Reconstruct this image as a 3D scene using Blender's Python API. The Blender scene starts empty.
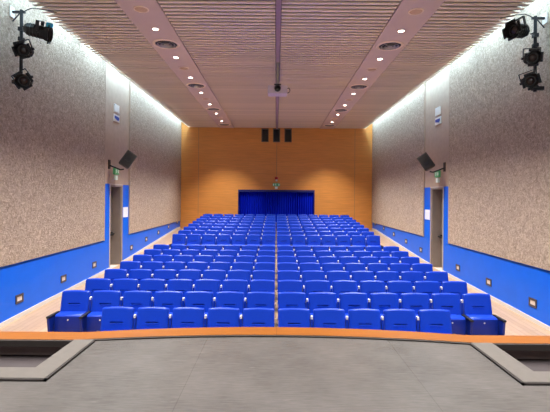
import bpy, bmesh, math, random
from mathutils import Vector, Matrix
random.seed(7)
PI = math.pi
S = bpy.context.scene
C = bpy.context.scene.collection

# ------------------------------------------------------------------ camera, world, exposure
EYE = 2.53            # eye height above the front of the hall floor
STAGE = 0.98          # stage height
cam_d = bpy.data.cameras.new('camera')
cam = bpy.data.objects.new('camera', cam_d); C.objects.link(cam)
cam.location = (-0.02, 0, EYE)
cam.rotation_euler = (PI/2, math.radians(-0.46), 0)
cam_d.sensor_fit = 'HORIZONTAL'; cam_d.sensor_width = 36
cam_d.lens = 415/550*36
cam_d.shift_x = -1.0/550
cam_d.shift_y = -10.0/550
cam_d.clip_start = 0.05
S.camera = cam

w = bpy.data.worlds.new('world'); S.world = w; w.use_nodes = True
w.node_tree.nodes['Background'].inputs[0].default_value = (.9, .93, 1, 1)
w.node_tree.nodes['Background'].inputs[1].default_value = 0.3

S.view_settings.view_transform = 'Standard'
S.view_settings.look = 'None'
S.view_settings.exposure = 0.1
S.view_settings.gamma = 1
S.view_settings.use_curve_mapping = False
S.cycles.use_denoising = True
S.cycles.denoising_prefilter = 'ACCURATE'
S.cycles.use_adaptive_sampling = False
S.cycles.caustics_reflective = False
S.cycles.caustics_refractive = False
S.cycles.sample_clamp_indirect = 4
S.cycles.max_bounces = 8
S.cycles.diffuse_bounces = 4

DOWN_W = 1250          # each ceiling downlight
COVE_W = 34           # each cove batten
STAGE_W = 62          # each stage batten

def area(name, loc, size, size_y, power, col, rot=(0, 0, 0)):
    d = bpy.data.lights.new(name, 'AREA'); d.shape = 'RECTANGLE'
    d.size = size; d.size_y = size_y; d.energy = power; d.color = col
    o = bpy.data.objects.new(name, d); C.objects.link(o)
    o.location = loc; o.rotation_euler = rot
    return o
# the stage's own lighting battens, hanging over the boards
for y, k in ((0.2, 1.0), (3.1, 0.75)):
    area('stage_batten_light', (0, y, 6.0), 8.0, 0.35, STAGE_W*k, (.95, .98, 1), (0, 0, 0))
# added unseen fill behind the camera, stands in for light bounced onto the ceiling
fill = area('added_bounce_fill', (0, -2.8, 3.4), 8.0, 1.2, 60, (1, .96, .92), (math.radians(90+28), 0, 0))
fill.data.spread = math.radians(100)

# ------------------------------------------------------------------ materials
def lin(c):
    def f(v):
        v /= 255
        return v/12.92 if v <= .04045 else ((v+.055)/1.055)**2.4
    return (f(c[0]), f(c[1]), f(c[2]), 1)

def mat(name, rgb, rough=.5, metal=0, spec=.5, sheen=0, noise=0, nscale=20, bump=0, bscale=60, coat=0, sheen_tint=None, stretch=None):
    m = bpy.data.materials.new(name); m.use_nodes = True
    nt = m.node_tree; b = nt.nodes['Principled BSDF']
    b.inputs['Base Color'].default_value = lin(rgb)
    b.inputs['Roughness'].default_value = rough
    b.inputs['Metallic'].default_value = metal
    b.inputs['Specular IOR Level'].default_value = spec
    if sheen:
        b.inputs['Sheen Weight'].default_value = sheen
        b.inputs['Sheen Roughness'].default_value = .42
        if sheen_tint: b.inputs['Sheen Tint'].default_value = lin(sheen_tint)
    if coat:
        b.inputs['Coat Weight'].default_value = coat; b.inputs['Coat Roughness'].default_value = .35
    tc = nt.nodes.new('ShaderNodeTexCoord'); mp = nt.nodes.new('ShaderNodeMapping')
    nt.links.new(tc.outputs['Object'], mp.inputs[0])
    if stretch: mp.inputs['Scale'].default_value = stretch
    if noise:
        n = nt.nodes.new('ShaderNodeTexNoise'); n.inputs['Scale'].default_value = nscale; n.inputs['Detail'].default_value = 5
        nt.links.new(mp.outputs[0], n.inputs['Vector'])
        r = nt.nodes.new('ShaderNodeValToRGB')
        c = lin(rgb)
        r.color_ramp.elements[0].position = .3; r.color_ramp.elements[1].position = .7
        r.color_ramp.elements[0].color = tuple(v*(1-noise) for v in c[:3])+(1,)
        r.color_ramp.elements[1].color = tuple(min(1, v*(1+noise)) for v in c[:3])+(1,)
        nt.links.new(n.outputs['Fac'], r.inputs[0]); nt.links.new(r.outputs[0], b.inputs['Base Color'])
    if bump:
        n2 = nt.nodes.new('ShaderNodeTexNoise'); n2.inputs['Scale'].default_value = bscale; n2.inputs['Detail'].default_value = 6
        nt.links.new(mp.outputs[0], n2.inputs['Vector'])
        bp = nt.nodes.new('ShaderNodeBump'); bp.inputs['Strength'].default_value = bump; bp.inputs['Distance'].default_value = .02
        nt.links.new(n2.outputs['Fac'], bp.inputs['Height']); nt.links.new(bp.outputs[0], b.inputs['Normal'])
    return m

def emis(name, rgb, s):
    m = bpy.data.materials.new(name); m.use_nodes = True
    b = m.node_tree.nodes['Principled BSDF']
    b.inputs['Base Color'].default_value = lin(rgb)
    b.inputs['Emission Color'].default_value = lin(rgb); b.inputs['Emission Strength'].default_value = s
    return m

def plank_mat(name, c1, c2, seam, wid, length, axis, rough=.4, grain=(1, 1, 1), gstr=.18, mortar=.004):
    """wooden boards: brick texture for boards, stretched noise for the grain"""
    m = bpy.data.materials.new(name); m.use_nodes = True
    nt = m.node_tree; b = nt.nodes['Principled BSDF']; b.inputs['Roughness'].default_value = rough
    tc = nt.nodes.new('ShaderNodeTexCoord'); mp = nt.nodes.new('ShaderNodeMapping')
    nt.links.new(tc.outputs['Object'], mp.inputs[0]); mp.inputs['Rotation'].default_value = axis
    br = nt.nodes.new('ShaderNodeTexBrick')
    br.inputs['Color1'].default_value = lin(c1); br.inputs['Color2'].default_value = lin(c2); br.inputs['Mortar'].default_value = lin(seam)
    br.inputs['Scale'].default_value = 1; br.inputs['Brick Width'].default_value = length; br.inputs['Row Height'].default_value = wid
    br.inputs['Mortar Size'].default_value = mortar
    nt.links.new(mp.outputs[0], br.inputs['Vector'])
    mp2 = nt.nodes.new('ShaderNodeMapping'); mp2.inputs['Scale'].default_value = grain
    nt.links.new(tc.outputs['Object'], mp2.inputs[0])
    n = nt.nodes.new('ShaderNodeTexNoise'); n.inputs['Scale'].default_value = 1; n.inputs['Detail'].default_value = 8; n.inputs['Roughness'].default_value = .65
    nt.links.new(mp2.outputs[0], n.inputs['Vector'])
    r = nt.nodes.new('ShaderNodeValToRGB')
    r.color_ramp.elements[0].position = .3; r.color_ramp.elements[1].position = .7
    r.color_ramp.elements[0].color = (1-gstr,)*3+(1,); r.color_ramp.elements[1].color = (1+gstr,)*3+(1,)
    nt.links.new(n.outputs['Fac'], r.inputs[0])
    mx = nt.nodes.new('ShaderNodeMix'); mx.data_type = 'RGBA'; mx.blend_type = 'MULTIPLY'; mx.inputs['Factor'].default_value = 1
    nt.links.new(br.outputs['Color'], mx.inputs['A']); nt.links.new(r.outputs[0], mx.inputs['B'])
    nt.links.new(mx.outputs['Result'], b.inputs['Base Color'])
    return m

def stucco_mat():
    m = bpy.data.materials.new('rough_plaster'); m.use_nodes = True
    nt = m.node_tree; b = nt.nodes['Principled BSDF']; b.inputs['Roughness'].default_value = .9
    b.inputs['Specular IOR Level'].default_value = .2
    tc = nt.nodes.new('ShaderNodeTexCoord')
    n = nt.nodes.new('ShaderNodeTexNoise'); n.inputs['Scale'].default_value = 16; n.inputs['Detail'].default_value = 8; n.inputs['Roughness'].default_value = .75
    n.inputs['Distortion'].default_value = 1.2
    nt.links.new(tc.outputs['Object'], n.inputs['Vector'])
    r = nt.nodes.new('ShaderNodeValToRGB')
    r.color_ramp.elements[0].position = .36; r.color_ramp.elements[1].position = .64
    r.color_ramp.elements[0].color = lin((136, 118, 104)); r.color_ramp.elements[1].color = lin((208, 188, 170))
    nt.links.new(n.outputs['Fac'], r.inputs[0]); nt.links.new(r.outputs[0], b.inputs['Base Color'])
    bp = nt.nodes.new('ShaderNodeBump'); bp.inputs['Strength'].default_value = .9; bp.inputs['Distance'].default_value = .05
    nt.links.new(n.outputs['Fac'], bp.inputs['Height']); nt.links.new(bp.outputs[0], b.inputs['Normal'])
    return m

def stage_mat():
    m = bpy.data.materials.new('stage_vinyl'); m.use_nodes = True
    nt = m.node_tree; b = nt.nodes['Principled BSDF']; b.inputs['Roughness'].default_value = .27
    tc = nt.nodes.new('ShaderNodeTexCoord')
    def noise(scale, sx, sy, det, rough=.6):
        mp = nt.nodes.new('ShaderNodeMapping'); mp.inputs['Scale'].default_value = (sx, sy, 1)
        nt.links.new(tc.outputs['Object'], mp.inputs[0])
        n = nt.nodes.new('ShaderNodeTexNoise'); n.inputs['Scale'].default_value = scale; n.inputs['Detail'].default_value = det; n.inputs['Roughness'].default_value = rough
        nt.links.new(mp.outputs[0], n.inputs['Vector']); return n
    a = noise(1, 6, 60, 6, .7); c = noise(1.4, 1, 1, 4)
    ad = nt.nodes.new('ShaderNodeMath'); ad.operation = 'ADD'
    nt.links.new(a.outputs['Fac'], ad.inputs[0]); nt.links.new(c.outputs['Fac'], ad.inputs[1])
    r = nt.nodes.new('ShaderNodeValToRGB')
    mr = nt.nodes.new('ShaderNodeMath'); mr.operation = 'MULTIPLY'; mr.inputs[1].default_value = .5
    nt.links.new(ad.outputs[0], mr.inputs[0]); nt.links.new(mr.outputs[0], r.inputs[0])
    r.color_ramp.elements[0].position = .32; r.color_ramp.elements[1].position = .68
    r.color_ramp.elements[0].color = lin((72, 70, 68)); r.color_ramp.elements[1].color = lin((98, 95, 93))
    # pale scuffs, long and thin
    s = noise(1, 3.2, 22, 3, .5)
    sr = nt.nodes.new('ShaderNodeValToRGB'); sr.color_ramp.elements[0].position = .70; sr.color_ramp.elements[1].position = .78
    sr.color_ramp.elements[0].color = (0, 0, 0, 1); sr.color_ramp.elements[1].color = (.35, .35, .35, 1)
    nt.links.new(s.outputs['Fac'], sr.inputs[0])
    mx = nt.nodes.new('ShaderNodeMix'); mx.data_type = 'RGBA'; mx.inputs['B'].default_value = lin((134, 131, 128))
    nt.links.new(sr.outputs[0], mx.inputs['Factor']); nt.links.new(r.outputs[0], mx.inputs['A'])
    # seams between the vinyl sheets, across the stage
    br = nt.nodes.new('ShaderNodeTexBrick'); br.inputs['Scale'].default_value = 1; br.offset = 0
    br.inputs['Brick Width'].default_value = 1.95; br.inputs['Row Height'].default_value = 40; br.inputs['Mortar Size'].default_value = .003
    br.inputs['Color1'].default_value = (1, 1, 1, 1); br.inputs['Color2'].default_value = (1, 1, 1, 1); br.inputs['Mortar'].default_value = (.8, .8, .8, 1)
    mpb = nt.nodes.new('ShaderNodeMapping'); mpb.inputs['Location'].default_value = (.75, 0, 0)
    nt.links.new(tc.outputs['Object'], mpb.inputs[0]); nt.links.new(mpb.outputs[0], br.inputs['Vector'])
    m2 = nt.nodes.new('ShaderNodeMix'); m2.data_type = 'RGBA'; m2.blend_type = 'MULTIPLY'; m2.inputs['Factor'].default_value = 1
    nt.links.new(mx.outputs['Result'], m2.inputs['A']); nt.links.new(br.outputs['Color'], m2.inputs['B'])
    nt.links.new(m2.outputs['Result'], b.inputs['Base Color'])
    bp = nt.nodes.new('ShaderNodeBump'); bp.inputs['Strength'].default_value = .12; bp.inputs['Distance'].default_value = .01
    nt.links.new(a.outputs['Fac'], bp.inputs['Height']); nt.links.new(bp.outputs[0], b.inputs['Normal'])
    return m

M = {
 'stucco': stucco_mat(),
 'plaster': mat('smooth_plaster', (178, 157, 140), .85, noise=.06, nscale=6, bump=.15, bscale=80),
 'blue_wall': mat('blue_wall_paint', (0, 96, 222), .42, spec=.3, noise=.04, nscale=3),
 'baseboard': mat('pale_baseboard', (205, 200, 196), .45, noise=.04),
 'slat': mat('ceiling_slat', (238, 219, 198), .32, noise=.13, nscale=1, stretch=(.004, 3.2, 1)),
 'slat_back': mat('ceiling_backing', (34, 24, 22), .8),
 'band': mat('ceiling_band', (212, 190, 178), .6, noise=.03, nscale=3),
 'roof': mat('upper_ceiling', (205, 208, 212), .8, noise=.03),
 'floor': plank_mat('pale_floor_boards', (176, 148, 118), (164, 136, 106), (118, 94, 72), .12, 1.2, (0, 0, PI/2), .38, (30, 2, 1), .10, .003),
 'wall_wood': plank_mat('orange_wood_panel', (226, 152, 74), (220, 146, 69), (202, 132, 60), .62, 30, (PI/2, 0, 0), .45, (1.2, 1, 26), .14, .003),
 'trim_wood': plank_mat('orange_wood_trim', (134, 80, 30), (124, 72, 26), (84, 46, 16), 3, 3.6, (0, 0, 0), .32, (1.4, 40, 40), .22, .003),
 'dark_edge': mat('dark_rubber_edge', (38, 32, 30), .7, noise=.1),
 'stage': stage_mat(),
 'plate': mat('grey_floor_frame', (92, 88, 84), .45, noise=.08, nscale=14, stretch=(1, 1, 1)),
 'pit': mat('stair_well_charcoal', (124, 112, 110), .7, noise=.1, nscale=8),
 'pit_tread': mat('dark_stair_tread', (56, 49, 51), .7, noise=.1, nscale=8),
 'seat': mat('blue_seat_upholstery', (0, 52, 174), .42, spec=.28, sheen=.12, sheen_tint=(225, 238, 255), noise=.05, nscale=60, bump=.05, bscale=300),
 'seat_dark': mat('dark_blue_shell', (0, 32, 128), .45, spec=.4, noise=.05, nscale=40),
 'black': mat('black_plastic', (20, 20, 22), .45, noise=.1),
 'metal': mat('grey_metal', (165, 160, 152), .4, .7, noise=.05),
 'steel': mat('dark_steel', (40, 40, 44), .45, .5, noise=.1),
 'tag': mat('pale_tag', (205, 205, 210), .4, noise=.03),
 'white': mat('white_plastic', (228, 224, 220), .45, noise=.03),
 'lilac': mat('lilac_white_shell', (206, 192, 204), .45, noise=.03),
 'track': mat('mauve_track', (158, 134, 152), .5, noise=.05),
 'door': mat('taupe_door', (142, 131, 124), .5, noise=.06, nscale=4),
 'door_frame': mat('pale_door_frame', (188, 180, 172), .45, noise=.04),
 'curtain': mat('blue_velvet', (0, 30, 200), .9, spec=.1, noise=.12, nscale=9, stretch=(6, 1, .4)),
 'curtain_rail': mat('navy_rail', (14, 26, 110), .6, noise=.08),
 'glass_dark': mat('dark_glass', (8, 8, 9), .15, noise=.1),
 'green': emis('green_sign_face', (84, 160, 108), .12),
 'sign_white': emis('white_sign_face', (215, 228, 215), .08),
 'red': mat('red_lamp_dome', (170, 18, 20), .3, noise=.05),
 'sign_blue': mat('sign_blue', (24, 50, 150), .5, noise=.04),
 'cyan': mat('cyan_gel', (30, 170, 205), .4, noise=.05),
 'lens': mat('lamp_lens_glass', (52, 42, 42), .12, noise=.1),
 'lamp_on': emis('lit_lamp', (255, 246, 238), 14),
 'tube_on': emis('lit_tube', (226, 240, 255), 5),
 'disc': mat('pale_grille', (204, 170, 138), .6, noise=.05, nscale=90),
 'vent_rim': mat('vent_rim_cream', (244, 222, 200), .45, noise=.03),
 'paper': mat('white_paper', (226, 230, 240), .6, noise=.03),
 'speaker': mat('charcoal_speaker_case', (62, 54, 50), .6, noise=.1, nscale=20),
 'grille': mat('speaker_grille', (34, 30, 29), .7, noise=.15, nscale=90),
}

# ------------------------------------------------------------------ mesh helpers
class MB:
    def __init__(s): s.bm = bmesh.new()
    def box(s, x0, x1, y0, y1, z0, z1, mtx=None):
        x0, x1 = min(x0, x1), max(x0, x1); y0, y1 = min(y0, y1), max(y0, y1); z0, z1 = min(z0, z1), max(z0, z1)
        vs = [s.bm.verts.new((x, y, z)) for x in (x0, x1) for y in (y0, y1) for z in (z0, z1)]
        for f in ((0, 1, 3, 2), (4, 6, 7, 5), (0, 4, 5, 1), (2, 3, 7, 6), (0, 2, 6, 4), (1, 5, 7, 3)):
            s.bm.faces.new([vs[i] for i in f])
        if mtx is not None: bmesh.ops.transform(s.bm, matrix=mtx, verts=vs)
        return s
    def cyl(s, p0, p1, r0, r1=None, n=20, caps=True, phase=0):
        r1 = r0 if r1 is None else r1
        p0 = Vector(p0); p1 = Vector(p1); d = (p1-p0).normalized()
        a = d.orthogonal().normalized()
        if abs(d.z) > .99: a = Vector((1, 0, 0))
        elif abs(d.y) > .99: a = Vector((1, 0, 0))
        b = d.cross(a)
        A = []; B = []
        for i in range(n):
            t = 2*PI*i/n+phase; u = a*math.cos(t)+b*math.sin(t)
            A.append(s.bm.verts.new(p0+u*r0)); B.append(s.bm.verts.new(p1+u*r1))
        for i in range(n):
            j = (i+1) % n; s.bm.faces.new((A[i], A[j], B[j], B[i]))
        if caps: s.bm.faces.new(A[::-1]); s.bm.faces.new(B)
        return s
    def lathe(s, prof, n=32, mtx=None):
        """prof: list of (r, z) revolved about z"""
        rings = []
        for r, z in prof:
            if r < 1e-6: rings.append([s.bm.verts.new((0, 0, z))])
            else: rings.append([s.bm.verts.new((r*math.cos(2*PI*i/n), r*math.sin(2*PI*i/n), z)) for i in range(n)])
        for a, b in zip(rings, rings[1:]):
            for i in range(n):
                j = (i+1) % n
                if len(a) == 1 and len(b) == 1: continue
                if len(a) == 1: s.bm.faces.new((a[0], b[j], b[i]))
                elif len(b) == 1: s.bm.faces.new((a[i], a[j], b[0]))
                else: s.bm.faces.new((a[i], a[j], b[j], b[i]))
        if mtx is not None: bmesh.ops.transform(s.bm, matrix=mtx, verts=[v for r in rings for v in r])
        return s
    def prism(s, poly, z0, z1, plane='xy'):
        def P(a, b, c):
            return (a, b, c) if plane == 'xy' else ((c, a, b) if plane == 'yz' else (a, c, b))
        A = [s.bm.verts.new(P(x, y, z0)) for x, y in poly]; B = [s.bm.verts.new(P(x, y, z1)) for x, y in poly]
        s.bm.faces.new(A[::-1]); s.bm.faces.new(B)
        n = len(poly)
        for i in range(n):
            j = (i+1) % n; s.bm.faces.new((A[i], A[j], B[j], B[i]))
        return s
    def tube(s, pts, r, n=8):
        pts = [Vector(p) for p in pts]; rings = []
        for i, p in enumerate(pts):
            d = (pts[min(i+1, len(pts)-1)]-pts[max(i-1, 0)]).normalized()
            a = d.cross(Vector((0.3, .2, .93))).normalized(); b = d.cross(a)
            rings.append([s.bm.verts.new(p+(a*math.cos(2*PI*k/n)+b*math.sin(2*PI*k/n))*r) for k in range(n)])
        for A, B in zip(rings, rings[1:]):
            for i in range(n):
                j = (i+1) % n; s.bm.faces.new((A[i], A[j], B[j], B[i]))
        s.bm.faces.new(rings[0][::-1]); s.bm.faces.new(rings[-1]); return s
    def bevel(s, w, seg=2):
        bmesh.ops.bevel(s.bm, geom=s.bm.edges[:], offset=w, segments=seg, affect='EDGES', profile=.5); return s
    def build(s, name, m, parent=None, smooth=False, loc=None, rot=None):
        bmesh.ops.recalc_face_normals(s.bm, faces=s.bm.faces[:])
        me = bpy.data.meshes.new(name); s.bm.to_mesh(me); s.bm.free()
        me.materials.append(M[m] if isinstance(m, str) else m)
        if smooth:
            for p in me.polygons: p.use_smooth = True
            me.set_sharp_from_angle(angle=math.radians(38))
        o = bpy.data.objects.new(name, me); C.objects.link(o)
        if parent is not None: o.parent = parent
        if loc is not None: o.location = loc
        if rot is not None: o.rotation_euler = rot
        return o

def tag(o, label, cat, group=None, kind=None):
    o['label'] = label; o['category'] = cat
    if group: o['group'] = group
    if kind: o['kind'] = kind
    return o
def thing(name, label, cat, loc=(0, 0, 0), group=None, rot=None, mtx=None):
    o = bpy.data.objects.new(name, None); C.objects.link(o); o.empty_display_size = .1
    o.location = loc
    if rot is not None: o.rotation_euler = rot
    if mtx is not None: o.matrix_world = mtx
    return tag(o, label, cat, group)
def struct(o): o['kind'] = 'structure'; return o
KIDS = {}
def copy_thing(root, loc, label, rot=None, name=None):
    if root.name not in KIDS:
        KIDS[root.name] = [(c, list(c.children)) for c in root.children]
    r = root.copy(); C.objects.link(r); r.location = loc; r['label'] = label
    if rot is not None: r.rotation_euler = rot
    for c, subs in KIDS[root.name]:
        d = c.copy(); C.objects.link(d); d.parent = r
        if c.type == 'LIGHT': d.data = c.data
        for g in subs:
            e = g.copy(); C.objects.link(e); e.parent = d
    return r

ORD = ['first', 'second', 'third', 'fourth', 'fifth', 'sixth', 'seventh', 'eighth', 'ninth', 'tenth', 'eleventh', 'twelfth', 'thirteenth', 'fourteenth', 'fifteenth', 'sixteenth']

# ------------------------------------------------------------------ dimensions
HW = 5.15                 # half the hall's width
YB = 22.2                 # back wall
YS = -4.0                  # wall behind the stage
CEIL = EYE+3.63            # underside of the slatted ceiling
TOP = CEIL+0.75            # real ceiling over the light coves
D0, D1 = 12.79, 13.73      # doorway along the side walls
DTOP = 2.82
DADO = 1.16
def fz(y):
    pts = [(-9, -.03), (6, -.03), (7.2, .025), (13.2, .215), (14.4, .27), (21.4, .775), (30, .775)]
    for (a, za), (b, zb) in zip(pts, pts[1:]):
        if y <= b: return za+(zb-za)*(y-a)/(b-a)
    return .775

# ------------------------------------------------------------------ floor
b = MB()
ys = [3.0, 6, 8, 10, 12, 13.2, 14.4, 16, 18, 20, 21.4, 22.75]
tv = [[b.bm.verts.new((x, y, fz(y))) for x in (-5.6, 5.6)] for y in ys]
bv = [[b.bm.verts.new((x, y, -.3)) for x in (-5.6, 5.6)] for y in ys]
for i in range(len(ys)-1):
    b.bm.faces.new((tv[i][0], tv[i][1], tv[i+1][1], tv[i+1][0])); b.bm.faces.new((bv[i][0], bv[i+1][0], bv[i+1][1], bv[i][1]))
    for k in (0, 1): b.bm.faces.new((tv[i][k], tv[i+1][k], bv[i+1][k], bv[i][k]))
for i in (0, -1): b.bm.faces.new((tv[i][0], bv[i][0], bv[i][1], tv[i][1]))
struct(b.build('floor', 'floor'))

# ------------------------------------------------------------------ side walls
for side, s in (('left', -1), ('right', 1)):
    X = s*HW; XO = s*(HW+.5)
    b = MB()
    b.box(X, XO, YS, D0, -.3, TOP)
    b.box(X, XO, D1, YB+.4, -.3, TOP)
    b.box(X, XO, D0, D1, DTOP, TOP)
    b.box(s*(HW+.36), XO, D0, D1, -.3, DTOP)
    wall = struct(b.build('wall_'+side, 'plaster'))
    # raised panels of coarse plaster
    for (y0, y1) in ((YS, 12.30), (14.45, YB-.002)):
        MB().box(X, X-s*.045, y0, y1, DADO+.015, TOP-.01).build('textured_panel', 'stucco', wall)
        # pale bead round the panel's free end
        ye = y1 if y0 == YS else y0
        q = -1 if y0 == YS else 1
        MB().box(X, X-s*.05, ye, ye+q*-.035, DADO, TOP-.01).build('panel_edging', 'plaster', wall)
    # blue paint: dado and door surround
    b = MB()
    b.box(X, X-s*.012, YS, D0, -.25, DADO); b.box(X, X-s*.012, D1, YB-.002, -.25, DADO)
    b.box(X, X-s*.012, 12.335, D0, DADO, 2.86); b.box(X, X-s*.012, D1+.12, 14.415, DADO, 2.86)
    b.build('blue_dado', 'blue_wall', wall)
    # baseboards follow the floor
    b = MB()
    for seg in ([4.95, 6, 9, D0], [D1, 14.4, 18, 21.4, YB-.01]):
        for y0, y1 in zip(seg, seg[1:]):
            b.prism([(y0, fz(y0)-.02), (y1, fz(y1)-.02), (y1, fz(y1)+.085), (y0, fz(y0)+.085)], X-s*.012, X-s*.032, 'yz')
    struct(b.build('baseboard_'+side, 'baseboard'))
    # doorway
    n = 1 if s < 0 else 2
    d = thing('door_%d' % n, 'x', 'door'); del d['label']; del d['category']; struct(d)
    MB().box(s*(HW+.30), s*(HW+.35), D0+.03, D1-.03, fz(13.2)-.01, DTOP-.03).build('door_leaf', 'door', d)
    b = MB()
    b.box(X-s*.02, s*(HW+.35), D0, D0+.03, fz(13)-.05, DTOP); b.box(X-s*.02, X, D1, D1+.12, fz(13.5)-.05, DTOP+.05)
    b.box(s*(HW+.0), s*(HW+.35), D1-.03, D1, fz(13.5)-.05, DTOP)
    b.box(X-s*.02, s*(HW+.35), D0, D1, DTOP-.03, DTOP); b.box(X-s*.02, X, D0, D1+.12, DTOP, DTOP+.05)
    b.build('door_frame', 'door', d)
    b = MB(); b.box(X-s*.021, X-s*.001, D0-.03, D0+.012, fz(13), DTOP+.05); b.box(X-s*.024, X-s*.001, D0, D1+.12, DTOP+.02, DTOP+.052)
    b.build('door_edging', 'door_frame', d)
    b = MB(); z = 1.24
    b.box(s*(HW+.30), s*(HW+.22), D0+.1, D0+.16, z-.05, z+.06); b.box(s*(HW+.30), s*(HW+.22), D1-.16, D1-.1, z-.05, z+.06)
    b.cyl((s*(HW+.2), D0+.06, z), (s*(HW+.2), D1-.06, z), .028, n=12)
    b.box(s*(HW+.30), s*(HW+.17), D0+.06, D0+.2, z-.16, z-.03)
    b.build('push_bar', 'black', d)
    MB().box(X+s*.0, s*(HW+.35), D0+.03, D1-.03, fz(13)-.05, fz(13.3)+.012).build('threshold', 'baseboard', d)

# ------------------------------------------------------------------ back wall of the hall
CX0, CX1, CZ1 = -2.05, 2.05, EYE+.33
b = MB()
b.box(-HW, CX0, YB, YB+.4, -.3, TOP); b.box(CX1, HW, YB, YB+.4, -.3, TOP)
WZ0, WZ1 = EYE+2.91, EYE+3.58
wx = [(-.79, -.47), (-.175, .145), (.44, .76)]
b.box(CX0, CX1, YB, YB+.4, CZ1, WZ0)
b.box(CX0, CX1, YB, YB+.4, WZ1, TOP)
ex = [CX0]+[v for p in wx for v in p]+[CX1]
for i in range(0, len(ex), 2): b.box(ex[i], ex[i+1], YB, YB+.4, WZ0, WZ1)
b.box(CX0, CX1, YB+.36, YB+.4, -.3, CZ1)
wb = struct(b.build('wall_back', 'wall_wood'))
b = MB()
for x in (-4.18, 0.0, 4.18):
    if x == 0: b.box(x-.012, x+.012, YB-.004, YB, CZ1+.7, WZ0-.02)
    else: b.box(x-.012, x+.012, YB-.004, YB, .7, CEIL)
b.build('panel_joint', mat('pale_joint_strip', (176, 128, 84), .6, noise=.05), wb)
for i, (x0, x1) in enumerate(wx):
    wn = thing('window_%d' % (i+1), 'x', 'x'); del wn['label']; del wn['category']; struct(wn)
    MB().box(x0, x1, YB+.12, YB+.14, WZ0, WZ1).build('pane', 'glass_dark', wn)
    b = MB(); t = .035
    for (a0, a1, c0, c1) in ((x0-t, x0, WZ0-t, WZ1+t), (x1, x1+t, WZ0-t, WZ1+t), (x0, x1, WZ0-t, WZ0), (x0, x1, WZ1, WZ1+t)):
        b.box(a0, a1, YB-.012, YB, c0, c1)
    b.build('window_frame', mat('brown_frame', (120, 92, 70), .5, noise=.05), wn)
    b = MB(); b.box(x0, x0+.012, YB, YB+.13, WZ0, WZ1); b.box(x1-.012, x1, YB, YB+.13, WZ0, WZ1); b.box(x0, x1, YB, YB+.13, WZ0, WZ0+.012); b.box(x0, x1, YB, YB+.13, WZ1-.012, WZ1)
    b.build('window_reveal', 'black', wn)
struct(MB().box(-5.6, 5.6, YS-.3, YS, -.3, TOP).build('wall_front', mat('dark_stage_wall', (70, 66, 64), .8, noise=.05)))

# ------------------------------------------------------------------ ceiling
ceil = struct(MB().box(-5.6, 5.6, YS-.3, YB+.4, TOP, TOP+.15).build('ceiling', 'roof'))
SX = [(-4.72, -3.08), (-2.265, -.06), (.06, 2.265), (3.08, 4.72)]
b = MB()
pitch = .16; k = 0; y = YB-.10
while y > YS+.3:
    for x0, x1 in SX:
        b.box(x0, x1, y-.082, y, CEIL, CEIL+.025)
    y -= pitch
b.build('ceiling_slats', 'slat', ceil)
b = MB(); b.box(-4.62, 4.62, YS, YB, CEIL+.07, CEIL+.10)
b.build('slat_backing', 'slat_back', ceil)
for i, s in enumerate((-1, 1)):
    b = MB(); b.box(s*2.285, s*3.06, YS, YB-.002, CEIL-.012, CEIL+.09)
    struct(b.build('trim_%d' % (i+1), 'band'))
b = MB(); b.box(-.05, .05, YS, YB-.002, CEIL-.035, CEIL+.07); b.box(-.034, .034, YS, YB-.002, CEIL-.045, CEIL-.03)
struct(b.build('trim_3', 'track'))

# light coves: fluorescent battens lying above the ceiling's edge
tube_d = None; first = None
for s in (-1, 1):
    y = YS+1.0; j = 0
    ylist = []
    yy = YB-.95
    while yy > 0: ylist.append(yy); yy -= 1.66
    for yc in sorted(ylist):
        lab = 'cold white tube light in the %s ceiling cove, %s from the stage' % ('left' if s < 0 else 'right', ORD[j]); j += 1
        if first is None:
            t = thing('cove_light', lab, 'tube light', (s*4.56, yc, CEIL+.13), 'cove lights along the side walls')
            MB().box(-.04, .04, -.70, .70, .24, .29).build('housing', 'white', t)
            b = MB(); b.box(-.02, .02, -.60, -.56, 0, .25); b.box(-.02, .02, .56, .60, 0, .25); b.build('bracket', 'white', t)
            MB().cyl((0, -.68, .31), (0, .68, .31), .016, n=12).build('tube', 'tube_on', t)
            ld = bpy.data.lights.new('cove_light_source', 'AREA'); ld.shape = 'RECTANGLE'; ld.size = .08; ld.size_y = 1.30
            ld.energy = COVE_W; ld.color = (.55, .83, 1.0)
            lo = bpy.data.objects.new('cove_light_source', ld); C.objects.link(lo); lo.parent = t
            lo.location = (.06*s, 0, .30); lo.rotation_euler = (0, math.radians(40)*-s, 0)
            first = t
        else:
            t = copy_thing(first, (s*4.56, yc, CEIL+.13), lab, (0, 0, 0 if s < 0 else PI))

# ------------------------------------------------------------------ downlights, vents, ceiling speakers in the two bands
side_word = {-1: 'left', 1: 'right'}
def z_ceiling(): return CEIL-.012
dl = None
for s in (-1, 1):
    for k in range(-4, 7):
        y = 9.04+1.85*k
        lab = 'lit round downlight in the %s ceiling band, %s from the back wall' % (side_word[s], ORD[6-k])
        if dl is None:
            t = thing('downlight', lab, 'ceiling light', (s*2.675, y, z_ceiling()), 'downlights in the ceiling bands')
            MB().lathe([(.062, -.004), (.066, -.012), (.088, -.008), (.092, 0), (.06, 0)], 24).build('trim_ring', 'disc', t, True)
            MB().lathe([(0, -.010), (.05, -.009), (.064, -.003), (.064, 0), (0, 0)], 24).build('lamp', 'lamp_on', t, True)
            ld = bpy.data.lights.new('downlight_source', 'SPOT'); ld.energy = DOWN_W; ld.color = (1.0, .955, .91)
            ld.spot_size = math.radians(93); ld.spot_blend = .9; ld.shadow_soft_size = .06
            lo = bpy.data.objects.new('downlight_source', ld); C.objects.link(lo); lo.parent = t; lo.location = (0, 0, -.04)
            dl = t
        else: copy_thing(dl, (s*2.675, y, z_ceiling()), lab)
vt = None
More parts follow.
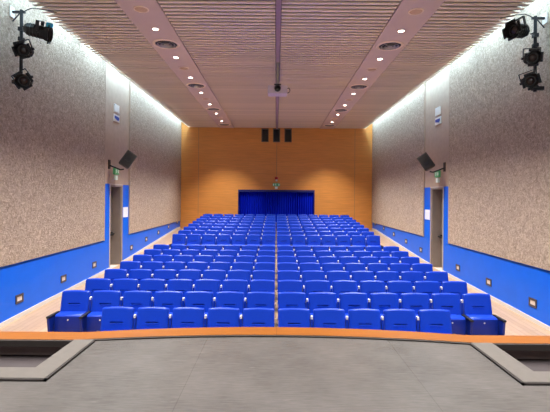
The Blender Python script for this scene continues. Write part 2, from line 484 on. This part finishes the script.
for s in (-1, 1):
    for k in range(0, 4):
        y = 9.93+3.72*k
        lab = 'round dark ceiling air vent in the %s ceiling band, %s from the stage' % (side_word[s], ORD[k])
        if vt is None:
            t = thing('ceiling_vent', lab, 'vent', (s*2.675, y, z_ceiling()), 'air vents in the ceiling bands')
            MB().lathe([(.255, .0), (.262, -.020), (.295, -.024), (.318, -.006), (.318, 0)], 40).build('outer_ring', 'vent_rim', t, True)
            MB().lathe([(0, -.001), (.258, -.001), (.258, -.004), (0, -.004)], 40).build('throat', 'black', t, True)
            b = MB()
            for r in (.21, .13): b.lathe([(r-.03, -.006), (r, -.03), (r+.006, -.028), (r-.02, -.006)], 40)
            b.lathe([(0, -.03), (.05, -.026), (.06, -.006), (0, -.006)], 24)
            for a in range(4):
                b.box(.04, .258, -.009, .009, -.022, -.004, Matrix.Rotation(a*PI/2+PI/4, 4, 'Z'))
            b.build('diffuser', 'metal', t, True)
            vt = t
        else: copy_thing(vt, (s*2.675, y, z_ceiling()), lab)
dk = None
for s in (-1, 1):
    for k in range(0, 4):
        y = 8.08+3.72*k
        lab = 'pale round ceiling loudspeaker grille in the %s ceiling band, %s from the stage' % (side_word[s], ORD[k])
        if dk is None:
            t = thing('ceiling_loudspeaker', lab, 'loudspeaker', (s*2.675, y, z_ceiling()), 'loudspeaker grilles in the ceiling bands')
            MB().lathe([(.122, 0), (.124, -.014), (.14, -.016), (.148, -.004), (.148, 0)], 36).build('rim', 'vent_rim', t, True)
            MB().lathe([(0, -.010), (.08, -.009), (.123, -.005), (.123, 0), (0, 0)], 36).build('grille', 'disc', t, True)
            dk = t
        else: copy_thing(dk, (s*2.675, y, z_ceiling()), lab)

# ------------------------------------------------------------------ stage
def front(x, far):
    """plan curve of the wooden edge"""
    e = 4.62 if far else 4.38
    a = abs(x)
    return e+(.23 if far else .205)*max(0, 1-(a/2.12)**2)**1.0 if a < 2.12 else e
PX1, PY0, PYF = 4.3, 3.66, 3.45
PLATE = {-1: (1.93, 2.13), 1: (2.05, 2.265)}      # outer and inner edge of each stair-well frame
xs = [-2.13+(2.13+2.265)*i/40 for i in range(41)]
b = MB()
b.prism([(-2.13, YS), (2.265, YS)]+[(x, front(x, False)+.02) for x in reversed(xs)], STAGE-.08, STAGE)
for s in (-1, 1):
    b.box(s*PLATE[s][1], s*HW, YS, PY0, STAGE-.08, STAGE); b.box(s*PX1, s*HW, PY0, 4.40, STAGE-.08, STAGE)
stage = struct(b.build('stage_floor', 'stage'))
b = MB()
xs2 = [-HW+.001, -3.6]+[-2.2+4.4*i/44 for i in range(45)]+[3.6, HW-.001]
b.prism([(x, front(x, False)) for x in xs2]+[(x, front(x, True)) for x in reversed(xs2)], STAGE-.05, STAGE+.018)
struct(b.build('trim_4', 'trim_wood'))
b = MB()
b.prism([(x, front(x, False)-.034) for x in xs2]+[(x, front(x, False)-.001) for x in reversed(xs2)], STAGE-.05, STAGE+.014)
struct(b.build('trim_5', 'dark_edge'))
b = MB()
b.prism([(x, front(x, True)-.10) for x in xs2]+[(x, front(x, True)-.03) for x in reversed(xs2)], -.05, STAGE-.05)
struct(b.build('stage_front', 'pit'))
# stair wells at either side with their raised frames
for i, s in enumerate((-1, 1)):
    po, pi_ = PLATE[s]
    b = MB(); poly = [(s*po, PYF), (s*po, 4.375), (s*pi_, 4.372), (s*pi_, PY0), (s*5.1, PY0), (s*5.1, PYF)]
    b.prism(poly, STAGE-.02, STAGE+.022)
    struct(b.build('trim_%d' % (6+2*i), 'plate'))
    b = MB(); t = .02
    b.box(s*po, s*(po-t), PYF-t, 4.36, STAGE, STAGE+.018); b.box(s*(po-t), s*5.1, PYF-t, PYF, STAGE, STAGE+.018)
    struct(b.build('trim_%d' % (7+2*i), 'dark_edge'))
    b = MB()
    b.box(s*(pi_-.01), s*3.45, PY0-.05, 4.6, STAGE-.26, STAGE-.18)
    b.box(s*3.45, s*3.85, PY0-.05, 4.6, STAGE-.44, STAGE-.36); b.box(s*3.85, s*PX1, PY0-.05, 4.6, STAGE-.62, STAGE-.54)
    b.box(s*3.42, s*3.45, PY0, 4.5, STAGE-.44, STAGE-.2); b.box(s*3.82, s*3.85, PY0, 4.5, STAGE-.62, STAGE-.38)
    steps = struct(b.build('stair_well', 'pit_tread'))
    b = MB()
    b.box(s*(pi_-.07), s*(pi_-.002), PY0-.1, 4.5, STAGE-.9, STAGE-.081); b.box(s*PX1, s*(PX1+.05), PY0-.1, 4.5, STAGE-.9, STAGE-.081)
    b.box(s*(pi_-.07), s*PX1, PY0-.08, PY0-.01, STAGE-.9, STAGE-.081)
    b.box(s*pi_, s*PX1, 4.42, 4.48, STAGE-.165, STAGE-.051)
    b.box(s*pi_, s*PX1, 4.46, 4.52, STAGE-.9, STAGE-.165)
    b.build('side_lining', 'pit', steps)

# ------------------------------------------------------------------ seats
def backrest_mesh():
    b = MB(); W = .241; top = .818; bot = .37; r = .032
    zs = [bot, .42, .48, .54, .575, .597, .601, .606, .612, .616, .620, .65, .70, .74, top-r, top-r*.8, top-r*.6, top-r*.45, top-r*.32, top-r*.2, top-r*.12, top-r*.06, top-r*.02, top-.0001]
    us = [-1, -.97, -.9, -.75, -.6, -.46, -.42, -.40, -.2, 0, .2, .40, .42, .46, .6, .75, .9, .97, 1]
    T = .060
    def wid(z):
        w0 = W-.012*(1-(z-bot)/(top-bot))*0
        if z > top-r: return w0-r+math.sqrt(max(0, r*r-(z-(top-r))**2))
        return w0
    F = []; B = []
    for z in zs:
        f = []; k = []
        for u in us:
            x = u*wid(z); v = (z-bot)/(top-bot)
            zz = z+.013*(1-(u)**2)*v**3
            yb = -.105*(1-v)+.0
            q = max(0, (z-(top-.026))/.026); pil = T*(1-abs(u)**8*.45)*(.5+.5*math.sqrt(max(0, 1-q*q)))
            yb -= T*.5*(1-math.sqrt(max(0, 1-q*q))); pil -= T*.5*(1-math.sqrt(max(0, 1-q*q)))*.98
            yf = yb-pil+.018*(abs(u)**2)*-1*.6+.012
            if abs(u) <= .41 and .600 < z < .617: yf += .026
            if abs(u) <= .41 and .59 < z < .600: yf -= .006
            f.append(b.bm.verts.new((x, yf, zz))); k.append(b.bm.verts.new((x, yb, zz)))
        F.append(f); B.append(k)
    n, m = len(zs), len(us)
    for i in range(n-1):
        for j in range(m-1):
            b.bm.faces.new((F[i][j], F[i][j+1], F[i+1][j+1], F[i+1][j])); b.bm.faces.new((B[i][j], B[i+1][j], B[i+1][j+1], B[i][j+1]))
        b.bm.faces.new((F[i][0], F[i+1][0], B[i+1][0], B[i][0])); b.bm.faces.new((F[i][-1], B[i][-1], B[i+1][-1], F[i+1][-1]))
    for j in range(m-1):
        b.bm.faces.new((F[0][j], B[0][j], B[0][j+1], F[0][j+1])); b.bm.faces.new((F[-1][j], F[-1][j+1], B[-1][j+1], B[-1][j]))
    return b
def seat_mesh():
    b = MB()
    b.prism([(-.135, .16), (-.30, .15), (-.325, .20), (-.315, .445), (-.29, .47), (-.10, .478), (-.10, .44)], -.228, .228, 'yz')
    b.bevel(.010, 2); return b
def make_seat(side):      # side: which side carries the arm panel (-1, 1)
    t = thing('auditorium_seat', 'seat', 'seat', (0, 0, 0), 'blue auditorium seats')
    o = backrest_mesh().build('backrest', 'seat', t, True)
    st = seat_mesh().build('seat', 'seat_dark', t, True)
    top = MB(); top.prism([(-.312, .448), (-.288, .476), (-.10, .486), (-.10, .47), (-.285, .455)], -.224, .224, 'yz')
    top.bevel(.004, 1); top.build('seat_cushion', 'seat', st, True)
    MB().cyl((0, -.322, .395), (0, -.312, .395), .013, n=12).build('number_tag', 'tag', st)
    x = side*.27
    b = MB(); b.prism([(-.06, .10), (-.36, .10), (-.40, .12), (-.445, .45), (-.06, .45)], x-.022, x+.022, 'yz'); b.bevel(.006, 1)
    b.build('side_panel', 'seat_dark', t, True)
    b = MB(); b.box(x-.027, x+.027, -.46, -.10, .45, .485); b.bevel(.010, 2); b.build('armrest', 'black', t, True)
    b = MB(); b.box(x-.016, x+.016, -.30, -.16, .015, .12); b.box(x-.026, x+.026, -.38, -.08, 0, .018); b.build('leg', 'metal', t)
    return t
protoL = make_seat(-1); protoR = make_seat(1)
for p in (protoL, protoR): KIDS[p.name] = [(c, list(c.children)) for c in p.children]
protoLi = protoRi = None
PITCH = .54
rows = []
for i in range(8): rows.append((6.41+.9*i, 10 if i == 0 else 14))
for i in range(8): rows.append((15.04+.9*i, 14))
usedL = usedR = False
for ri, (y, n) in enumerate(rows):
    if ri < 8: rt = 'front row nearest the stage' if ri == 0 else '%s row from the stage' % ORD[ri]
    else:
        rt = 'back row nearest the curtain' if ri == 15 else ('first row behind the cross aisle' if ri == 8 else '%s row behind the cross aisle' % ORD[ri-8])
    for j in range(n):
        x = (j-(n-1)/2)*PITCH; left = j < n//2
        if left: st = 'leftmost seat' if j == 0 else '%s seat from the left end' % ORD[j]
        else: st = 'rightmost seat' if j == n-1 else '%s seat from the right end' % ORD[n-1-j]
        lab = 'blue folded seat, %s in the %s' % (st.replace(' seat', ''), rt)
        loc = (x, y, fz(y-.2))
        if left and not usedL: protoL.location = loc; protoL['label'] = lab; usedL = True; t = protoL
        elif not left and not usedR: protoR.location = loc; protoR['label'] = lab; usedR = True; t = protoR
        else: t = copy_thing(protoL if left else protoR, loc, lab)
        if 0 < j < n-1:              # upright on the arm panel, between this back and its neighbour
            xx = -.27 if left else .27
            me = bpy.data.meshes.get('seat_upright_mesh')
            if me is None:
                b = MB(); b.box(-.017, .017, -.085, -.040, .448, .70); b.bevel(.004, 1); o = b.build('upright', 'seat', t); o.data.name = 'seat_upright_mesh'
                b = MB(); b.box(-.016, .016, -.092, -.03, .672, .722); b.bevel(.006, 2); c = b.build('upright_cap', 'tag', o); c.data.name = 'seat_upright_cap_mesh'
            else:
                o = bpy.data.objects.new('upright', me); C.objects.link(o); o.parent = t
                c = bpy.data.objects.new('upright_cap', bpy.data.meshes['seat_upright_cap_mesh']); C.objects.link(c); c.parent = o
            o.location.x = xx
        if j in (n//2-1, n//2):      # the seats on the centre line stand on a slim post of their own
            xx = .252 if left else -.252
            key = 'L' if left else 'R'
            me = bpy.data.meshes.get('centre_post_'+key)
            if me is None:
                b = MB(); b.box(xx-.008, xx+.008, -.26, -.20, 0, .42); b.box(xx-.014, xx+.014, -.34, -.12, 0, .016)
                o = b.build('leg', 'metal', t); o.data.name = 'centre_post_'+key
            else:
                o = bpy.data.objects.new('leg', me); C.objects.link(o); o.parent = t

# ------------------------------------------------------------------ curtain and signs on the back wall
t = thing('curtain', 'royal blue pleated curtain filling the wide opening in the wooden wall', 'curtain', (0, YB+.12, .76))
b = MB(); n = 300; H = CZ1-.76-.10
rr = random.Random(3); ph = [rr.uniform(-.5, .5) for _ in range(40)]
rows_ = []
for zf in (0, .25, .5, .75, 1):
    rw = []
    for i in range(n+1):
        u = i/n; x = -2.03+4.06*u
        a = u*34*2*PI/1.0+ph[int(u*34) % 40]*.4+.35*math.sin(u*21)
        d = (.045+.02*math.sin(u*17+1))*math.sin(a)*(1-.25*zf)
        rw.append(b.bm.verts.new((x+.01*math.sin(a*2), d, .01+zf*H)))
    rows_.append(rw)
for A, B in zip(rows_, rows_[1:]):
    for i in range(n): b.bm.faces.new((A[i], A[i+1], B[i+1], B[i]))
b.build('curtain_cloth', 'curtain', t, True)
MB().box(-2.045, 2.045, -.14, .02, H-.02, CZ1-.762).build('valance', 'curtain_rail', t)
for x in (-2.022, 2.022): MB().box(x-.022, x+.022, -.13, .0, 0, CZ1-.762).build('side_frame', 'curtain_rail', t)

def man(b, x, z, h, y0, y1, plane='xz'):
    """simple running figure made of prisms, facing -y"""
    def P(pts): b.prism([(x+px*h, z+pz*h) for px, pz in pts], y0, y1, plane)
    P([(.03+.09*math.cos(a*PI/4), .42+.09*math.sin(a*PI/4)) for a in range(8)])
    P([(-.08, .30), (.10, .30), (.04, -.05), (-.12, -.05)])
    P([(-.12, -.02), (0, -.02), (-.18, -.45), (-.30, -.45)]); P([(-.04, -.02), (.06, .0), (.26, -.28), (.16, -.34)])
    P([(.08, .30), (.30, .10), (.25, .04), (.05, .22)]); P([(-.08, .30), (-.30, .16), (-.26, .08), (-.05, .22)])
t = thing('exit_sign', 'green and white running man exit sign above the blue curtain', 'exit sign', (-.01, YB, EYE+.60))
MB().box(-.19, .19, -.05, 0, -.08, .08).build('sign_box', 'green', t)
b = MB(); man(b, -.03, 0, .13, -.056, -.05); b.build('pictogram', 'sign_white', t)
for x in (-.145, .145): MB().box(x-.025, x+.025, -.056, -.05, -.05, .05).build('end_band', 'sign_white', t)
MB().box(-.07, .07, -.04, 0, -.22, -.10).build('sign_foot', 'sign_white', t)
t = thing('alarm_beacon', 'small red domed alarm beacon over the back exit sign', 'alarm', (-.0, YB, EYE+.93))
MB().box(-.05, .05, -.05, 0, -.14, -.05).build('base', 'white', t)
MB().lathe([(0, .10), (.06, .085), (.095, .03), (.095, -.05), (0, -.05)], 20, Matrix.Translation((0, -.096, 0))).build('dome', 'red', t, True)

# ------------------------------------------------------------------ wall fittings
rl = None
for s in (-1, 1):
    for k, y in enumerate((8.30, 10.02, 11.72, 14.72, 16.40, 18.1, 19.8, 21.5)):
        z = fz(y)+.38-(.01 if y > 14 else 0)
        lab = 'small square recessed step light in the blue %s wall, %s from the stage' % (side_word[s], ORD[k])
        loc = (s*(HW-.012), y, z); rot = (0, 0, -s*PI/2)
        if rl is None:
            t = thing('step_light', lab, 'step light', loc, 'step lights low on the side walls', rot)
            # local -y is out of the wall after the turn
            b = MB(); t_ = .04
            for (a0, a1, c0, c1) in ((-.125, -.125+t_, -.085, .085), (.125-t_, .125, -.085, .085), (-.125+t_, .125-t_, -.085, -.085+t_), (-.125+t_, .125-t_, .085-t_, .085)):
                b.box(a0, a1, -.014, 0.0, c0, c1)
            b.build('frame', mat('dark_bronze_frame', (70, 60, 66), .5, noise=.08), t)
            MB().box(-.085, .085, -.005, 0, -.045, .045).build('lens', mat('frosted_lens', (214, 200, 190), .4, noise=.05), t)
            rl = t
        else: copy_thing(rl, loc, lab, rot)

for s in (-1, 1):
    sw = side_word[s]
    # notice on the blue jamb
    t = tag(MB().box(s*(HW-.012), s*(HW-.020), 13.90, 14.34, EYE-.76, EYE-.42).build('notice', 'paper'), 'white paper notice on the blue jamb of the %s door' % sw, 'notice')
    # exit sign above the door
    t = thing('exit_sign', 'green running man exit sign above the %s side door' % sw, 'exit sign', (s*HW, 13.22, EYE+.64), None, (0, 0, -s*PI/2))
    MB().box(-.17, .17, -.06, 0, .0, .20).build('sign_box', 'green', t)
    b = MB(); man(b, -.05, .11, .15, -.066, -.06); b.build('pictogram', 'sign_white', t)
    MB().box(.07, .14, -.066, -.06, .05, .15).build('door_symbol', 'sign_white', t)
    MB().box(-.09, .09, -.05, 0, -.17, -.03).build('lower_plate', 'sign_white', t)
    # plates high on the plain pilaster
    t = tag(MB().box(s*HW, s*(HW-.05), 13.05, 13.42, EYE+2.62, EYE+2.87).bevel(.012, 2).build('wall_box', 'white'), 'white box high on the plain plaster above the %s door' % sw, 'wall box')
    t = thing('wall_sign', 'small white sign with a blue band below the white box above the %s door' % sw, 'sign', (s*HW, 13.25, EYE+2.44), None, (0, 0, -s*PI/2))
    MB().box(-.22, .22, -.03, 0, -.11, .11).build('sign_board', 'white', t)
    b = MB(); b.prism([(-.19, -.02), (.10, -.07), (.19, -.03), (.19, .05), (-.10, .06), (-.19, .06)], -.034, -.03, 'xz'); b.build('blue_band', 'sign_blue', t)
    # loudspeaker on its bracket
    t = thing('speaker_bracket', 'black wall bracket carrying the loudspeaker over the %s door' % sw, 'bracket', (s*HW, 12.72, EYE+.93))
    MB().box(0, -s*.03, -.06, .06, -.14, .14).build('wall_plate', 'black', t)
    MB().tube([(0, 0, -.02), (-s*.1, .0, -.06), (-s*.34, .05, -.16), (-s*.44, .06, -.14)], .022, 8).build('arm', 'black', t, True)
    n = Vector((-s*.42, -.88, .05)).normalized()          # the side turned to the stage
    up = Vector((-s*math.sin(math.radians(36)), 0, math.cos(math.radians(36))))
    up = (up-n*up.dot(n)).normalized(); xr = up.cross(n)
    mt = Matrix((xr, -n, up)).transposed().to_4x4(); mt.translation = Vector((s*4.62, 12.85, EYE+1.09))
    t = thing('loudspeaker', 'dark tilted box loudspeaker mounted over the %s side door' % sw, 'loudspeaker', mtx=mt)
    b = MB(); b.prism([(-.17, -.15), (.17, -.15), (.15, .13), (-.15, .13)], -.24, .24); b.bevel(.012, 2); b.build('case', 'speaker', t, True)
    MB().box(-.145, .145, -.162, -.148, -.215, .215).bevel(.006, 1).build('grille', 'grille', t)
    MB().lathe([(0, .0), (.04, .004), (.075, .014), (.085, .012), (.085, 0), (0, 0)], 24, Matrix.Translation((0, -.16, .0)) @ Matrix.Rotation(PI/2, 4, 'X')).build('woofer', 'black', t, True)

# ------------------------------------------------------------------ projector
t = thing('projector', 'white projector hanging on a pole from the ceiling centre line', 'projector', (0.0, 11.2, CEIL-.045))
MB().cyl((0, 0, -.59), (0, 0, 0), .04, n=16).build('pole', 'metal', t, True)
MB().box(-.07, .07, -.07, .07, -.02, .0).build('ceiling_plate', 'metal', t)
MB().box(-.09, .09, -.09, .09, -.64, -.58).build('mount', 'steel', t)
b = MB(); b.prism([(-.26, -.18), (.26, -.18), (.26, .16), (.22, .19), (-.22, .19), (-.26, .16)], -.86, -.64); b.bevel(.02, 3)
body = b.build('body', 'lilac', t, True)
b = MB(); b.lathe([(.045, 0), (.085, 0), (.085, .05), (.07, .05), (.055, .01)], 28, Matrix.Translation((0, -.175, -.73)) @ Matrix.Rotation(PI/2, 4, 'X')); b.build('lens_ring', 'black', t, True)
MB().lathe([(0, .02), (.05, .012), (.072, 0), (0, 0)], 24, Matrix.Translation((0, -.18, -.73)) @ Matrix.Rotation(PI/2, 4, 'X')).build('lens', 'glass_dark', t, True)
MB().tube([(.25, 0, -.68), (.31, 0, -.67), (.335, 0, -.73), (.31, 0, -.79), (.25, 0, -.81)], .012, 8).build('cable', 'steel', t, True)

# ------------------------------------------------------------------ stage spotlights on wall poles
def spotlight(label, loc, d, gel=False, size=.86, roll=0.4):
    d = Vector(d).normalized(); up = Vector((0, 0, 1)); xr = d.cross(up).normalized(); u2 = xr.cross(d)
    m = Matrix((xr, d, u2)).transposed().to_4x4() @ Matrix.Rotation(roll, 4, 'Y'); m = m @ Matrix.Scale(size, 4); m.translation = Vector(loc)
    t = thing('stage_spotlight', label, 'spotlight', group='black stage spotlights on the wall poles', mtx=m)
    b = MB(); b.cyl((0, -.20, 0), (0, .10, 0), .115, .125, 8, phase=PI/8); b.cyl((0, -.25, 0), (0, -.20, 0), .07, .115, 8, phase=PI/8)
    for y in (-.15, -.09, -.03, .03): b.cyl((0, y-.01, 0), (0, y+.01, 0), .132, .132, 8, phase=PI/8)
    body = b.build('body', 'black', t, False)
    b = MB(); b.cyl((0, .10, 0), (0, .20, 0), .135, .155, 8, caps=False, phase=PI/8); b.cyl((0, .20, 0), (0, .10, 0), .145, .115, 8, caps=False, phase=PI/8)
    n = 8
    b.build('front_hood', 'black', t)
    b = MB()
    for q in range(4): b.box(-.10, .10, .17, .185, .125, .175, Matrix.Rotation(q*PI/2, 4, 'Y'))
    b.build('gel_frame', 'steel', t)
    MB().lathe([(0, .035), (.04, .028), (.075, .008), (.082, 0), (0, 0)], 24, Matrix.Translation((0, .10, 0)) @ Matrix.Rotation(-PI/2, 4, 'X')).build('lens', 'lens', t, True)
    b = MB(); b.box(-.165, -.150, -.03, .03, 0, .2); b.box(.150, .165, -.03, .03, 0, .2); b.box(-.165, .165, -.03, .03, .19, .205)
    b.cyl((-.19, 0, 0), (-.12, 0, 0), .025, n=10); b.cyl((.12, 0, 0), (.19, 0, 0), .025, n=10)
    b.build('yoke', 'steel', t)
    if gel: MB().box(-.11, .07, .12, .20, .13, .205).build('gel_sheet', 'cyan', t)
    return t
PY = 7.92
for s in (-1, 1):
    sw = side_word[s]; dz = 0 if s < 0 else -.04
    t = thing('lighting_pole', 'black vertical pole with wall arm carrying spotlights on the %s wall' % sw, 'lighting pole', (s*(HW-.056), PY, EYE+3.47+dz))
    MB().box(0, -s*.02, -.06, .06, -.10, .10).build('wall_plate', 'white', t)
    b = MB(); b.box(-s*.0, -s*.26, -.02, .02, -.02, .02); b.cyl((-s*.02, 0, -.18), (-s*.16, 0, -.02), .012, n=8); b.build('arm', 'steel', t)
    MB().cyl((-s*.19, 0, .04), (-s*.19, 0, -1.40), .03, n=12).build('pole', 'steel', t, True)
    for (hx, hz) in (((4.677, 2.67), (4.70, 2.126)) if s < 0 else ((4.694, 2.61), (4.677, 2.19))):
        p1 = Vector((s*hx, PY-.133, EYE+hz)); p0 = Vector((s*(HW-.056-.19), PY, EYE+hz))
        org = Vector((s*(HW-.056), PY, EYE+3.47+dz)); e = p1+(p0-p1).normalized()*.036
        MB().cyl(p0-org, e-org, .016, n=8).build('hanger_arm', 'steel', t)
    for z in (-.33, -.52, -1.34): MB().box(-s*.15, -s*.23, -.05, .05, z-.035, z+.035).build('clamp', 'steel', t)
    MB().tube([(-s*.19, 0, -.02), (-s*.28, .02, .05), (-s*.36, .05, .10), (-s*.5, .12, .115), (-s*.7, .3, .125)], .009, 6).build('cable', 'steel', t, True)
    b = MB(); b.tube([(-s*.19, 0, -.26), (-s*.25, 0, -.29), (-s*.28, 0, -.30)], .012, 6); b.build('hook', 'steel', t, True)
    MB().box(-s*.03, -s*.16, -.03, .03, -1.37, -1.30).build('lower_arm', 'steel', t)
    if s < 0:
        spotlight('uppermost black spotlight with a cyan gel on the left wall pole', (-4.55, PY-.02, EYE+3.09), (.93, .28, -.16), True, 1.0, roll=.35)
        spotlight('middle black spotlight facing the stage on the left wall pole', (-4.63, PY-.33, EYE+2.62), (.22, -.94, -.24), roll=.3)
        spotlight('lowest black spotlight facing the stage on the left wall pole', (-4.63, PY-.33, EYE+2.07), (.32, -.90, -.26), roll=.6)
    else:
        spotlight('uppermost black spotlight aimed across the hall on the right wall pole', (4.52, PY-.08, EYE+3.16), (-.88, -.44, -.10), False, 1.0, roll=.15)
        spotlight('middle black spotlight facing the stage on the right wall pole', (4.63, PY-.33, EYE+2.56), (-.30, -.92, -.24), roll=0)
        spotlight('lowest black spotlight facing the stage on the right wall pole', (4.60, PY-.33, EYE+2.14), (-.36, -.90, -.24), roll=.3)
